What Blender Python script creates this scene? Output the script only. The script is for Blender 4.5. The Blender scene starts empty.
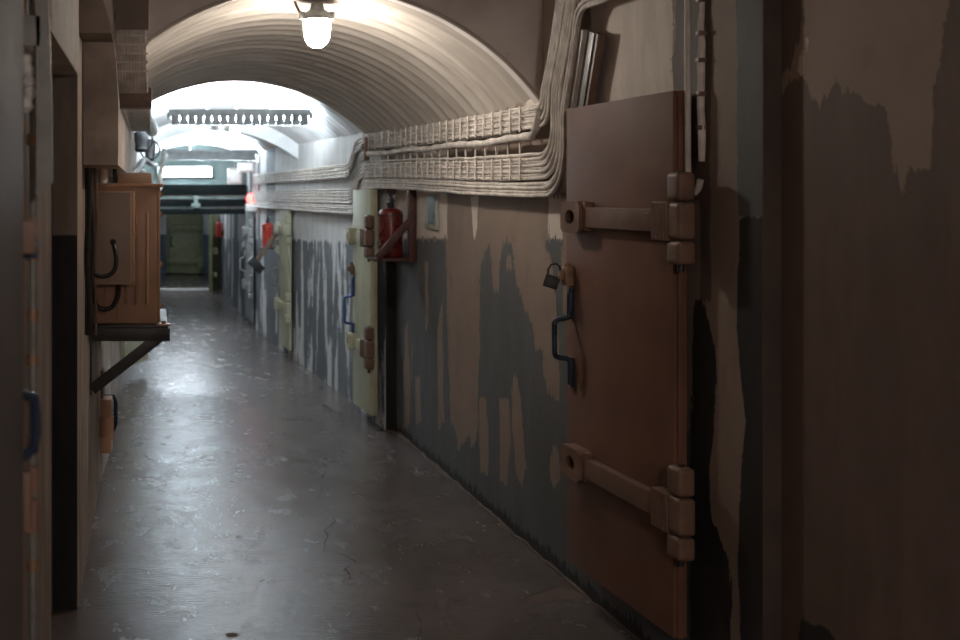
import bpy, bmesh, math, random
import numpy as np
from mathutils import Vector, Matrix, noise as mnoise
random.seed(7)
C = bpy.context.scene.collection
PI = math.pi
F = 1120.0; VX, VY, EYE = 152.0, 195.0, 1.5

def at(x, y, Y):
    """point of the place seen at photo position x, y at depth Y metres"""
    return Vector(((x - VX) * Y / F, Y, EYE - (y - VY) * Y / F))

# ------------------------------------------------------------------ mesh builder
class MB:
    def __init__(self, org=(0, 0, 0)):
        self.bm = bmesh.new(); self.o = Vector(org); self.mi = 0
    def _t(self, verts, f0):
        for f in self.bm.faces:
            if f.index == -1 or f not in f0: pass
    def obox(self, c, ax, ay, az, bevel=0.0, seg=2):
        """box with centre c and half-axis vectors"""
        c = Vector(c); ax, ay, az = Vector(ax), Vector(ay), Vector(az)
        vs = []
        for sx in (-1, 1):
            for sy in (-1, 1):
                for sz in (-1, 1):
                    vs.append(self.bm.verts.new(c + ax*sx + ay*sy + az*sz - self.o))
        idx = [(0,1,3,2),(4,6,7,5),(0,4,5,1),(2,3,7,6),(0,2,6,4),(1,5,7,3)]
        fs = [self.bm.faces.new([vs[i] for i in q]) for q in idx]
        for f in fs: f.material_index = self.mi
        bmesh.ops.recalc_face_normals(self.bm, faces=fs)
        if bevel > 0:
            es = set(e for f in fs for e in f.edges)
            bmesh.ops.bevel(self.bm, geom=list(es), offset=bevel, segments=seg, profile=0.6, affect='EDGES', clamp_overlap=True)
        return self
    def box(self, x0, x1, y0, y1, z0, z1, bevel=0.0, seg=2):
        return self.obox(((x0+x1)/2, (y0+y1)/2, (z0+z1)/2), ((x1-x0)/2,0,0), (0,(y1-y0)/2,0), (0,0,(z1-z0)/2), bevel, seg)
    def tube(self, pts, r, seg=10, closed=False, cap=True, ry=None):
        pts = [Vector(p) - self.o for p in pts]
        n = len(pts); rings = []
        rr = r if isinstance(r, (list, tuple)) else [r]*n
        prev = None
        for i, p in enumerate(pts):
            if closed: d = pts[(i+1) % n] - pts[i-1]
            else: d = pts[min(i+1, n-1)] - pts[max(i-1, 0)]
            d.normalize()
            if prev is None:
                u = d.orthogonal().normalized()
                if abs(d.z) < .9: u = d.cross(Vector((0,0,1))).normalized()
            else:
                u = (prev - d*prev.dot(d)).normalized()
            prev = u; w = d.cross(u)
            rings.append([self.bm.verts.new(p + u*math.cos(2*PI*k/seg)*rr[i] + w*math.sin(2*PI*k/seg)*(ry if ry else rr[i])) for k in range(seg)])
        m = n if closed else n-1
        for i in range(m):
            a, b = rings[i], rings[(i+1) % n]
            for k in range(seg):
                f = self.bm.faces.new((a[k], a[(k+1) % seg], b[(k+1) % seg], b[k])); f.material_index = self.mi
        if cap and not closed:
            f = self.bm.faces.new(list(reversed(rings[0]))); f.material_index = self.mi
            f = self.bm.faces.new(rings[-1]); f.material_index = self.mi
        return self
    def cyl(self, p0, p1, r, seg=16, r2=None):
        return self.tube([p0, p1], [r, r if r2 is None else r2], seg)
    def lathe(self, c, prof, seg=20, axis=(0,0,1)):
        c = Vector(c); d = Vector(axis).normalized()
        u = d.orthogonal().normalized(); w = d.cross(u)
        rings = []
        for (r, h) in prof:
            r = max(r, 1e-4)
            rings.append([self.bm.verts.new(c + d*h + (u*math.cos(2*PI*k/seg) + w*math.sin(2*PI*k/seg))*r - self.o) for k in range(seg)])
        for a, b in zip(rings, rings[1:]):
            for k in range(seg):
                f = self.bm.faces.new((a[k], a[(k+1) % seg], b[(k+1) % seg], b[k])); f.material_index = self.mi
        f = self.bm.faces.new(list(reversed(rings[0]))); f.material_index = self.mi
        f = self.bm.faces.new(rings[-1]); f.material_index = self.mi
        return self
    def prism(self, poly, vec):
        """closed polygon (3D points) pushed along vec"""
        v = Vector(vec)
        a = [self.bm.verts.new(Vector(p) - self.o) for p in poly]
        b = [self.bm.verts.new(Vector(p) + v - self.o) for p in poly]
        n = len(poly)
        fs = [self.bm.faces.new(list(reversed(a))), self.bm.faces.new(b)]
        for i in range(n):
            fs.append(self.bm.faces.new((a[i], a[(i+1) % n], b[(i+1) % n], b[i])))
        for f in fs: f.material_index = self.mi
        return self
    def poly(self, pts):
        f = self.bm.faces.new([self.bm.verts.new(Vector(p) - self.o) for p in pts]); f.material_index = self.mi
        return self
    def build(self, name, mats, parent=None, loc=None, flat=False, recalc=True):
        if recalc: bmesh.ops.recalc_face_normals(self.bm, faces=self.bm.faces[:])
        me = bpy.data.meshes.new(name); self.bm.to_mesh(me); self.bm.free()
        if not flat:
            for p in me.polygons: p.use_smooth = True
            me.set_sharp_from_angle(angle=math.radians(38))
        for m in (mats if isinstance(mats, (list, tuple)) else [mats]): me.materials.append(m)
        o = bpy.data.objects.new(name, me); C.objects.link(o)
        if parent: o.parent = parent
        elif loc is not None: o.location = loc
        else: o.location = self.o
        return o

def tag(o, label=None, cat=None, group=None, kind=None):
    if label: o['label'] = label
    if cat: o['category'] = cat
    if group: o['group'] = group
    if kind: o['kind'] = kind
    return o
def thing(name, label, cat, loc=(0,0,0), group=None, mat=None):
    o = bpy.data.objects.new(name, None); C.objects.link(o)
    o.empty_display_size = .1
    if mat is not None: o.matrix_world = mat
    else: o.location = loc
    return tag(o, label, cat, group)
def struct(name, mb, mats, **k):
    o = mb.build(name, mats, **k); o['kind'] = 'structure'; return o

# ------------------------------------------------------------------ materials
def nd(nt, typ, **kw):
    n = nt.nodes.new(typ)
    for k, v in kw.items():
        if k in n.inputs: n.inputs[k].default_value = v
        else: setattr(n, k, v)
    return n
def base_mat(name):
    m = bpy.data.materials.new(name); m.use_nodes = True
    nt = m.node_tree; b = nt.nodes['Principled BSDF']
    return m, nt, b
def mix(nt, fac, a, b):
    n = nt.nodes.new('ShaderNodeMix'); n.data_type = 'RGBA'
    for sock, v in ((n.inputs['Factor'], fac), (n.inputs[6], a), (n.inputs[7], b)):
        if hasattr(v, 'is_output'): nt.links.new(v, sock)
        elif isinstance(v, (int, float)): sock.default_value = v
        else: sock.default_value = (*v, 1)
    return n.outputs[2]
def math_(nt, op, a, b=None, clamp=False):
    n = nt.nodes.new('ShaderNodeMath'); n.operation = op; n.use_clamp = clamp
    for i, v in enumerate((a, b)):
        if v is None: continue
        if hasattr(v, 'is_output'): nt.links.new(v, n.inputs[i])
        else: n.inputs[i].default_value = v
    return n.outputs[0]
def smooth(nt, v, lo, hi):
    n = nt.nodes.new('ShaderNodeMapRange'); n.interpolation_type = 'SMOOTHSTEP'
    n.inputs['From Min'].default_value = lo; n.inputs['From Max'].default_value = hi
    nt.links.new(v, n.inputs['Value']); return n.outputs['Result']
def coords(nt, scale=(1,1,1)):
    t = nt.nodes.new('ShaderNodeTexCoord'); m = nt.nodes.new('ShaderNodeMapping')
    m.inputs['Scale'].default_value = scale
    nt.links.new(t.outputs['Object'], m.inputs['Vector']); return m.outputs['Vector']
def noise(nt, vec, scale, detail=4, rough=.55, dist=0):
    n = nd(nt, 'ShaderNodeTexNoise', Scale=scale, Detail=detail, Roughness=rough, Distortion=dist)
    nt.links.new(vec, n.inputs['Vector']); return n.outputs['Fac']
def bump(nt, b, h, strength, dist=.004):
    n = nd(nt, 'ShaderNodeBump', Strength=strength, Distance=dist)
    nt.links.new(h, n.inputs['Height']); nt.links.new(n.outputs['Normal'], b.inputs['Normal'])

def paint(name, col, rough=.45, var=.25, scale=9, chip=None, chip_amt=.0, bump_s=.25, metal=0, stretch=(1,1,1), spec=.5):
    m, nt, b = base_mat(name)
    v = coords(nt, stretch)
    n1 = noise(nt, v, scale, 5)
    dk = tuple(c*(1-var) for c in col); lt = tuple(min(1, c*(1+var*.6)) for c in col)
    c = mix(nt, smooth(nt, n1, .3, .7), dk, lt)
    if chip:
        n2 = noise(nt, v, scale*3.1, 6, .65)
        c = mix(nt, smooth(nt, n2, .72-chip_amt, .75-chip_amt), c, chip)
    nt.links.new(c, b.inputs['Base Color'])
    r = nt.nodes.new('ShaderNodeMapRange'); nt.links.new(n1, r.inputs['Value'])
    r.inputs['To Min'].default_value = max(.05, rough-.12); r.inputs['To Max'].default_value = min(1, rough+.12)
    nt.links.new(r.outputs['Result'], b.inputs['Roughness'])
    b.inputs['Metallic'].default_value = metal
    b.inputs['Specular IOR Level'].default_value = spec
    if bump_s: bump(nt, b, noise(nt, v, scale*6, 4), bump_s, .002)
    return m
def emit(name, col, strength):
    m, nt, b = base_mat(name)
    b.inputs['Base Color'].default_value = (*col, 1)
    b.inputs['Emission Color'].default_value = (*col, 1)
    b.inputs['Emission Strength'].default_value = strength
    return m

M = {}
M['brown'] = paint('brown_door_paint', (.168,.090,.062), .55, .16, 5, (.42,.33,.27), .0, .2, spec=.12)
M['brown_hw'] = paint('brown_hardware_paint', (.18,.11,.08), .5, .18, 14, (.5,.38,.3), .02, .3, spec=.3)
M['cream'] = paint('cream_door_paint', (.43,.43,.30), .45, .15, 6, (.25,.2,.15), .0)
M['brownhinge'] = paint('umber_hinge_paint', (.16,.10,.07), .5, .25, 15)
M['olive'] = paint('olive_door_paint', (.20,.205,.105), .5, .2, 6)
M['navy'] = paint('navy_handle_paint', (.02,.035,.065), .3, .3, 20)
M['blue'] = paint('blue_handle_paint', (.03,.07,.22), .35, .3, 20)
M['black'] = paint('black_rubber', (.012,.012,.013), .5, .3, 20)
M['blacksteel'] = paint('black_steel', (.022,.022,.024), .45, .3, 15)
M['cable'] = paint('whitewashed_cable', (.64,.595,.55), .6, .28, 18, (.24,.2,.17), .02, .5)
M['clip'] = paint('whitewashed_clip', (.72,.67,.62), .55, .2, 20)
M['orange'] = paint('ochre_cabinet_paint', (.38,.225,.140), .45, .14, 7, (.2,.12,.08), .0, .15)
M['greybrown'] = paint('taupe_box_paint', (.30,.21,.15), .45, .12, 7)
M['brass'] = paint('worn_brass', (.36,.235,.15), .4, .3, 30, metal=.4)
M['red'] = paint('extinguisher_red', (.10,.013,.011), .28, .15, 8)
M['darkred'] = paint('oxide_red_steel', (.055,.018,.015), .5, .3, 10)
M['redbright'] = paint('bright_red_cylinder', (.50,.05,.035), .3, .15, 8)
M['greysteel'] = paint('grey_steel', (.20,.205,.20), .42, .25, 12, (.1,.07,.05), .03)
M['palesteel'] = paint('pale_steel', (.55,.52,.47), .5, .2, 12)
M['darkgreen'] = paint('dark_green_beam', (.008,.011,.011), .8, .3, 8, spec=.1)
M['palegreen'] = paint('pale_green_beam', (.30,.40,.37), .5, .25, 8)
M['greenwall'] = paint('green_grey_wall', (.15,.20,.19), .7, .25, 4)
M['white'] = paint('white_enamel', (.7,.7,.68), .4, .1, 10)
M['teal'] = paint('teal_plaque', (.16,.24,.25), .5, .35, 40)
M['plaque'] = paint('chalky_plaque_frame', (.42,.42,.38), .6, .2, 20)
M['concrete'] = paint('grey_concrete', (.68,.64,.62), .75, .25, 2.2, (.06,.045,.04), .03, .5)
M['beamplaster'] = paint('beam_plaster', (.40,.34,.29), .7, .35, 5, (.06,.04,.03), .06, .6)
M['haunch'] = paint('haunch_plaster', (.27,.22,.185), .7, .3, 4, (.05,.03,.02), .0, .5)
M['whitevault'] = paint('white_vault', (.74,.74,.73), .7, .15, 3, (.3,.28,.26), .0, .4)
M['rag'] = paint('white_cloth', (.7,.7,.68), .9, .15, 25)
M['lamp_glass'] = emit('glowing_frosted_glass', (1, .90, .79), 150)
M['lamp_glass_far'] = emit('glowing_frosted_glass_far', (1, .93, .82), 60)
M['tube'] = emit('glowing_tube', (.74, .88, 1.0), 620)
M['tube_mid'] = emit('glowing_tube_second', (.74,.88,1.0), 260)
M['tube_low'] = emit('glowing_tube_open', (.78, .90, 1.0), 45)
M['tube_far'] = emit('glowing_tube_beyond', (.80,.91,1.0), 110)
M['tube_slot'] = emit('glowing_tube_inside_louvre', (.76, .89, 1.0), 280)
M['redlamp'] = emit('glowing_red_lens', (1, .07, .06), 9)

# ribbed whitewashed vault
def vault_mat():
    m, nt, b = base_mat('ribbed_vault_paint')
    v = coords(nt, (1, 6, 1)); v2 = coords(nt, (1,1,1))
    n = noise(nt, v, 2.2, 5); n2 = noise(nt, v, 5.0, 6, .7)
    c = mix(nt, smooth(nt, n, .3, .7), (.42,.385,.345), (.60,.555,.50))
    c = mix(nt, smooth(nt, n2, .66, .72), c, (.17,.12,.09))
    nt.links.new(c, b.inputs['Base Color']); b.inputs['Roughness'].default_value = .6
    bump(nt, b, noise(nt, v2, 60, 3), .25, .002)
    return m
M['vault'] = vault_mat()

# wall with peeling paint; mesh attribute 'paint': r grey dado, g pale wash, b old dark plaster and a painted pipe shadow, a black
def wall_mat(name, plaster, pl2, grey, pale, dark, black):
    m, nt, b = base_mat(name)
    v = coords(nt, (1, 1, .35)); v2 = coords(nt, (1,1,1))
    at_ = nt.nodes.new('ShaderNodeAttribute'); at_.attribute_name = 'paint'
    sp = nt.nodes.new('ShaderNodeSeparateColor'); nt.links.new(at_.outputs['Color'], sp.inputs[0])
    nz = noise(nt, v, 16, 6, .62); nf = noise(nt, v2, 70, 4, .6); nd_ = noise(nt, coords(nt, (1,1,.16)), 48, 4, .6)
    jag = math_(nt, 'ADD', math_(nt, 'MULTIPLY', math_(nt, 'SUBTRACT', nz, .5), .9), math_(nt, 'ADD', math_(nt, 'MULTIPLY', math_(nt, 'SUBTRACT', nf, .5), .35), math_(nt, 'MULTIPLY', math_(nt, 'SUBTRACT', nd_, .5), .75)))
    big = noise(nt, v2, 2.4, 5); streak = noise(nt, coords(nt, (5, 5, 1.1)), 1.7, 6, .68); blot = noise(nt, coords(nt, (1,1,.7)), 6.5, 6, .7, .4)
    c = mix(nt, smooth(nt, big, .3, .7), plaster, pl2)
    c = mix(nt, math_(nt, 'MULTIPLY', smooth(nt, streak, .45, .8), .18), c, tuple(x*.6 for x in plaster))
    c = mix(nt, math_(nt, 'MULTIPLY', smooth(nt, blot, .5, .72), .45), c, tuple(x*.66 for x in plaster))
    for sock, col in ((sp.outputs[1], pale), (sp.outputs[2], dark), (sp.outputs[0], grey)):
        k = smooth(nt, math_(nt, 'ADD', sock, jag), .47, .54)
        col2 = mix(nt, smooth(nt, streak, .3, .75), tuple(x*.88 for x in col), tuple(x*1.12 for x in col))
        col2 = mix(nt, math_(nt, 'MULTIPLY', smooth(nt, blot, .48, .74), .5), col2, tuple(x*.68 for x in col))
        c = mix(nt, k, c, col2)
    k = smooth(nt, math_(nt, 'ADD', at_.outputs['Alpha'], math_(nt, 'MULTIPLY', jag, .8)), .47, .54)
    c = mix(nt, k, c, black)
    nt.links.new(c, b.inputs['Base Color'])
    b.inputs['Roughness'].default_value = .65; b.inputs['Specular IOR Level'].default_value = .22
    h = math_(nt, 'ADD', math_(nt, 'MULTIPLY', big, 2.0), math_(nt, 'MULTIPLY', nf, .4))
    h = math_(nt, 'ADD', h, math_(nt, 'MULTIPLY', smooth(nt, math_(nt, 'ADD', sp.outputs[0], jag), .45, .56), .5))
    bump(nt, b, h, .35, .006)
    return m
M['wall'] = wall_mat('peeling_wall_paint', (.225,.170,.135), (.265,.205,.165), (.100,.104,.105), (.60,.53,.465), (.12,.088,.07), (.026,.024,.023))
M['wallfar'] = wall_mat('peeling_far_wall', (.30,.29,.28), (.36,.35,.34), (.10,.106,.112), (.60,.60,.595), (.2,.19,.18), (.014,.014,.014))
M['wallnear'] = wall_mat('peeling_near_wall', (.33,.25,.20), (.28,.205,.16), (.17,.175,.17), (.55,.47,.38), (.15,.105,.085), (.03,.03,.03))

def floor_mat():
    m, nt, b = base_mat('worn_painted_floor')
    v = coords(nt, (1,1,1)); vs = coords(nt, (1, .6, 1))
    big = noise(nt, v, 1.3, 6, .6); mid = noise(nt, vs, 7, 6, .65); fine = noise(nt, coords(nt, (.45,1.4,1)), 60, 5, .65)
    c = mix(nt, smooth(nt, big, .35, .65), (.095,.078,.072), (.130,.112,.106))
    c = mix(nt, math_(nt, 'MULTIPLY', smooth(nt, mid, .45, .9), .28), c, (.06,.048,.044))
    nt.links.new(c, b.inputs['Base Color'])
    r = nt.nodes.new('ShaderNodeMapRange'); nt.links.new(mid, r.inputs['Value'])
    r.inputs['From Min'].default_value = .3; r.inputs['From Max'].default_value = .7
    r.inputs['To Min'].default_value = .15; r.inputs['To Max'].default_value = .32
    nt.links.new(r.outputs['Result'], b.inputs['Roughness'])
    b.inputs['Specular IOR Level'].default_value = .55
    h = math_(nt, 'ADD', math_(nt, 'MULTIPLY', mid, .36), math_(nt, 'MULTIPLY', fine, .55))
    bump(nt, b, h, .42, .006)
    return m
M['floor'] = floor_mat()
M['crack'] = paint('dark_crack', (.020,.014,.012), .9, .3, 30)
M['earth'] = paint('bare_screed', (.10,.07,.058), .9, .3, 12)

# left wall paint: grey-brown above a black painted dado
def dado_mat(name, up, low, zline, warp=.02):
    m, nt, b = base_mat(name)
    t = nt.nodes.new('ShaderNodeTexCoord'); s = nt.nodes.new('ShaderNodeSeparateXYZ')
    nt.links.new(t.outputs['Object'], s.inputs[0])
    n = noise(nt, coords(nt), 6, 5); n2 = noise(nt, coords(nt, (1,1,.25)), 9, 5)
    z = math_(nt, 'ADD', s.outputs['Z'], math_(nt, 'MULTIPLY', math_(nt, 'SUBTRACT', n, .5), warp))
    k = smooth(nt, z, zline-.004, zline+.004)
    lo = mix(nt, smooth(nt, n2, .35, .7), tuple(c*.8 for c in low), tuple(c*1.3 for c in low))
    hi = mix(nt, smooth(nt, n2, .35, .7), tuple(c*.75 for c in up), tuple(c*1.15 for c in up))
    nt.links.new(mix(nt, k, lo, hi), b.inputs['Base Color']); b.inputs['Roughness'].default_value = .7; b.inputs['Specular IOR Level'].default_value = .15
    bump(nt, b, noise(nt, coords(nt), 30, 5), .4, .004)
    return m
M['jamb'] = dado_mat('alcove_jamb_paint', (.20,.165,.14), (.020,.020,.021), 1.355)
M['leftwall'] = dado_mat('left_wall_paint', (.34,.265,.21), (.30,.245,.205), 1.30)
M['farwall'] = dado_mat('far_wall_paint', (.55,.57,.58), (.10,.13,.17), .75)

# ------------------------------------------------------------------ room shell
RW = [(3.03,1.651),(7.10,1.550),(7.101,1.485),(8.0,1.45),(10.5,1.275),(12.0,1.18),(14.5,1.12),(17.3,1.06)]
def XR(Y):
    for (a, xa), (b, xb) in zip(RW, RW[1:]):
        if Y <= b: return xa + (xb-xa)*(Y-a)/(b-a)
    return RW[-1][1]
XL = -.27
NEAR_X, STEP_Y, BULK_Y = 1.70, 3.03, 4.70

def sdf(poly, P):
    """signed distance (positive inside) of points P (n,2) to polygon"""
    poly = np.array(poly, float); n = len(poly)
    d2 = np.full(len(P), 1e9); inside = np.zeros(len(P), bool)
    for i in range(n):
        a, b = poly[i], poly[(i+1) % n]; e = b-a
        t = np.clip(((P-a) @ e) / max(e @ e, 1e-12), 0, 1)
        q = P - (a + t[:,None]*e); d2 = np.minimum(d2, (q*q).sum(1))
        c = (a[1] > P[:,1]) != (b[1] > P[:,1])
        with np.errstate(divide='ignore', invalid='ignore'):
            xx = (b[0]-a[0])*(P[:,1]-a[1])/(b[1]-a[1]) + a[0]
        inside ^= c & (P[:,0] < xx)
    d = np.sqrt(d2); return np.where(inside, d, -d)

def onwall(poly, plane):
    """photo outline of a paint patch -> (Y, Z) on the wall x = p + q*Y"""
    p, q = plane; out = []
    for x, y in poly:
        t = (x-VX)/F; Y = p/(t-q); out.append((Y, EYE-(y-VY)*Y/F))
    return out
PB = (1.727, -.025)

def grid_wall(name, ys, zs, xf, masks, mat, thick_dir=1):
    """wall surface over (Y,Z) with a paint attribute, given real thickness"""
    ny, nz = len(ys), len(zs)
    verts = [(xf(y), y, z) for y in ys for z in zs]
    faces = [(i*nz+j, i*nz+j+1, (i+1)*nz+j+1, (i+1)*nz+j) for i in range(ny-1) for j in range(nz-1)]
    nb = len(verts); T = .25
    rim = [i*nz for i in range(ny)] + [(ny-1)*nz+j for j in range(1, nz)] + [i*nz+nz-1 for i in range(ny-2, -1, -1)] + [j for j in range(nz-2, 0, -1)]
    bidx = {}
    for r in rim:
        bidx[r] = len(verts); x, y, z = verts[r]; verts.append((x+T*thick_dir, y, z))
    for a, b in zip(rim, rim[1:]+rim[:1]): faces.append((a, bidx[a], bidx[b], b))
    faces.append([bidx[r] for r in rim])
    me = bpy.data.meshes.new(name); me.from_pydata(verts, [], faces); me.validate()
    V = np.array(verts); cols = masks(V[:,1], V[:,2])
    a = me.attributes.new('paint', 'FLOAT_COLOR', 'POINT'); a.data.foreach_set('color', cols.astype(np.float32).ravel())
    bm = bmesh.new(); bm.from_mesh(me); bmesh.ops.recalc_face_normals(bm, faces=bm.faces[:]); bm.to_mesh(me); bm.free()
    me.materials.append(mat)
    o = bpy.data.objects.new(name, me); C.objects.link(o); o['kind'] = 'structure'
    return o

def soft(d, w=.035): return np.clip(.5 + d/w*.5, 0, 1)
def vnoise(Y, Z, sy, sz, seed):
    return np.array([mnoise.noise(Vector((y*sy, z*sz, seed))) for y, z in zip(Y, Z)])

def masks_B(Y, Z):
    P = np.stack([Y, Z], 1); n = len(Y)
    R = np.zeros(n); G = np.zeros(n); B = np.zeros(n); A = np.zeros(n)
    def add(arr, poly, w=.06, sign=1):
        d = sdf(onwall(poly, PB), P); s = soft(d, w)
        return np.maximum(arr, s) if sign > 0 else np.minimum(arr, 1-s)
    # grey dado paint that is left
    R = add(R, [(481,640),(477,470),(478,400),(479,330),(480,268),(484,250),(489,243),(491,252),(494,290),(499,292),(500,262),(503,241),(512,241),(513,262),(517,285),(524,308),(533,330),(536,352),(542,352),(545,385),(552,400),(560,395),(575,430),(700,430),(700,660)])
    R = add(R, [(380,640),(385,240),(446,240),(447,330),(450,420),(462,440),(480,430),(484,640)])
    R = add(R, [(546,241),(563,241),(561,262),(566,330),(575,420),(560,420),(556,300),(552,268)])
    # plaster showing through
    for p in ([(506,256),(511,256),(512,270),(507,272)], [(515,372),(520,395),(523,430),(526,468),(521,489),(515,470),(512,430),(511,390)],
              [(500,400),(509,398),(510,440),(507,484),(500,480)], [(479,400),(486,398),(488,440),(487,475),(480,472)],
              [(552,446),(558,450),(559,478),(554,490),(550,470)], [(425,262),(428,262),(429,320),(425,330)], [(416,380),(420,375),(421,420),(416,425)],
              [(437,330),(442,300),(444,420),(438,430)], [(455,380),(464,378),(466,440),(458,450)], [(404,330),(408,320),(409,420),(404,430)],
              [(470,360),(476,350),(477,440),(471,445)]):
        R = add(R, p, .042, -1)
    # pale wash round the plaque and by the door
    G = add(G, [(380,150),(446,150),(447,238),(380,240)])
    G = add(G, [(525,-80),(558,-80),(556,0),(548,112),(525,112)], .03)
    G = add(G, [(549,195),(562,195),(562,240),(549,238)], .05)
    G = np.maximum(G, add(np.zeros(n), [(470,196),(478,196),(477,232),(474,240),(472,215)], .03))
    st = vnoise(Y, Z, 9, 1.3, 3.1)
    m = add(np.zeros(n), [(380,240),(447,240),(447,460),(380,640)])
    R = R - m*np.clip(st*.9-.12, 0, .55)
    # above the door: pale wash with a broken edge; bare dark plaster near the conduit
    G = add(G, [(594,-60),(668,-60),(674,20),(672,60),(676,92),(670,130),(585,130)], .05)
    B = add(B, [(676,-60),(700,-60),(700,200),(678,200),(672,70),(676,40)], .05)
    # strips beside the near edge of the wall
    R = add(R, [(737,-200),(790,-200),(790,217),(737,217)], .01)
    G = np.minimum(G, 1-add(np.zeros(n), [(680,-200),(800,-200),(800,800),(680,800)]))
    A = add(A, [(739,217),(765,217),(765,700),(742,700),(738,560),(741,470),(745,420),(737,330)], .02)
    A = add(A, [(694,300),(702,300),(715,345),(716,430),(708,470),(712,520),(730,560),(733,700),(690,700),(690,470)], .03)
    B = add(B, [(700,-200),(711,-200),(711,300),(700,300)], .02)  # cast shadow of the conduit painted as a dark stripe
    # black along the bottom edge
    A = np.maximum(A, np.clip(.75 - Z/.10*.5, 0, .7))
    return np.stack([R, G, B, A], 1)

def masks_C(Y, Z):
    n = len(Y)
    G = np.full(n, .95)
    line = 1.30 - .035*(Y-4.4)
    st = vnoise(Y, Z, 8, 1.5, 9.7)*.75 + vnoise(Y, Z, 19, 2.6, 4.4)*.35
    R = soft(line - Z, .03)*np.clip(.72 + st*.95 - np.clip((.55-Z)*.25, 0, .2), 0, 1)
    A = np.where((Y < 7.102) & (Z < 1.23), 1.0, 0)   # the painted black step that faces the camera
    col = (Y > 11.2)
    stripe = vnoise(Y, Z*0, 3.2, 0, 1.7)
    R = np.where(col, np.maximum(R*.9, np.clip(.5 + stripe*1.6, 0, 1)), R)
    return np.stack([R, G, np.zeros(n), A], 1)

def masks_A(Y, Z):
    P = np.stack([Y, Z], 1); n = len(Y)
    PA = (NEAR_X, 0.0)
    lim = [(770,-60),(800,-60),(803,20),(793,60),(782,76),(770,72)]
    low = [(700,110),(775,98),(790,80),(806,76),(812,98),(820,112),(831,85),(842,80),(845,97),(857,92),(868,105),(884,108),(890,140),(893,172),(897,192),(905,170),(930,168),(931,120),(938,60),(946,20),(956,-40),(1500,-40),(2600,-80),(2600,1800),(700,1800)]
    B = soft(sdf(onwall(low, PA), P), .04)
    B = np.maximum(B, soft(sdf(onwall(lim, PA), P), .03)*1.0)
    G = soft(sdf(onwall([(794,74),(806,40),(809,40),(804,76)], PA), P), .02)
    R = np.zeros(n)
    A = soft(sdf(onwall([(798,640),(802,615),(812,622),(835,632),(840,660),(798,660)], PA), P), .03)
    st = vnoise(Y, Z, 2.2, 1.6, 5.5)
    B = np.clip(B - np.clip(st-.25, 0, 1)*.5*(Z < 1.3), 0, 1)
    return np.stack([R, G, B, A], 1)

def steps(a, b, d): return list(np.linspace(a, b, max(2, int(round((b-a)/d))+1)))
grid_wall('wall_right', steps(STEP_Y, 7.10, .014), steps(0, 2.85, .0145), XR, masks_B, M['wall'])
yc = [7.1005] + steps(7.12, 9.5, .02) + steps(9.55, 17.3, .05)[0:]
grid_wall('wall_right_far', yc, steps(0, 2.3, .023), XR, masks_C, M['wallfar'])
grid_wall('wall_right_near', steps(-2.0, STEP_Y-.006, .03), steps(0, 2.85, .025), lambda y: NEAR_X, masks_A, M['wallnear'])
# frontal steps between the three wall planes
struct('trim_1', MB().box(1.6512, NEAR_X+.2, STEP_Y-.005, STEP_Y+.12, 0, 2.85), paint('shaded_step_plaster', (.075,.057,.048), .7, .3, 4, (.05,.035,.03), .0, .5, spec=.2))  # near step's plaster colour darkened to stand for its shade
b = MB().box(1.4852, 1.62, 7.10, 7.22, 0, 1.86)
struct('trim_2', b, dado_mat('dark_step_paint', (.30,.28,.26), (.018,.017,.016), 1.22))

# left wall with an alcove (Y 3.0 - 4.06)
lw = MB()
lw.box(-.6, XL, 4.06, 13.5, 0, 2.85); lw.box(-.6, XL, -2.0, 3.0, 0, 2.85)
lw.box(-.6, -.36, 2.99, 4.07, 0, 2.85)
struct('wall_left', lw, M['leftwall'])
struct('trim_3', MB().box(-.36, XL-.001, 4.052, 4.0599, 0, 1.93), M['jamb'])
struct('trim_4', MB().box(-.3599, XL+.006, 2.96, 4.05, 1.93, 2.40, .012), M['beamplaster'])
# floor with cracks and chips as thin dark pieces laid on it
fb = MB()
fb.box(-1.6, 2.0, -2.0, 22, -.12, 0)
fb.mi = 1
def fpt(x, y, lift=.0007):
    Y = F*EYE/(y-VY); return Vector(((x-VX)*Y/F, Y, lift))
def ribbon(px, w0):
    pts = [fpt(*p) for p in px]; dense = []
    for a, b_ in zip(pts, pts[1:]):
        for k in range(4): dense.append(a.lerp(b_, k/4) + Vector((random.uniform(-1,1)*.006, random.uniform(-1,1)*.012, 0)))
    dense.append(pts[-1])
    for i, (a, b_) in enumerate(zip(dense, dense[1:])):
        w = w0*random.uniform(.4, 1.2)
        d = (b_-a); s = Vector((-d.y, d.x, 0)).normalized()*w
        fb.poly([a-s, a+s, b_+s*.9, b_-s*.9])
ribbon([(335,519),(333,525),(324.6,530),(327.5,538),(323,550),(341.8,554),(355,561.6),(346,569.5),(350.4,580)], .004)
ribbon([(520,601),(530,596),(538,593),(560,585)], .004)
ribbon([(420,640),(421,625),(417,612)], .003)
ribbon([(110,462),(122,463),(134,462)], .004)
ribbon([(318,500),(322,486),(325,470)], .002)
fb.mi = 2
for x, y, w, h in [(232,635,15,4.5),(307,571,8,2),(273,582,6,2.2),(237,537,5,1.6),(167,586,6,1.6),(118,492,7,2),(295,619,4,1.5),(177,576,3,1.4),(232,482,5,1.4),(246,479,4,1.2),(325,459,6,1),(322,476,2,3),(176,540,4,1.4),(143,556,4,1.5),(205,560,4,1),(265,505,4,1)]:
    c = fpt(x, y); rx = w/2*c.y/F; ry = h/2*c.y*c.y/(F*EYE)
    n = 11; fb.poly([c + Vector((math.cos(2*PI*k/n)*rx*random.uniform(.7,1.2), math.sin(2*PI*k/n)*ry*random.uniform(.7,1.2), 0)) for k in range(n)])
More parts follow.
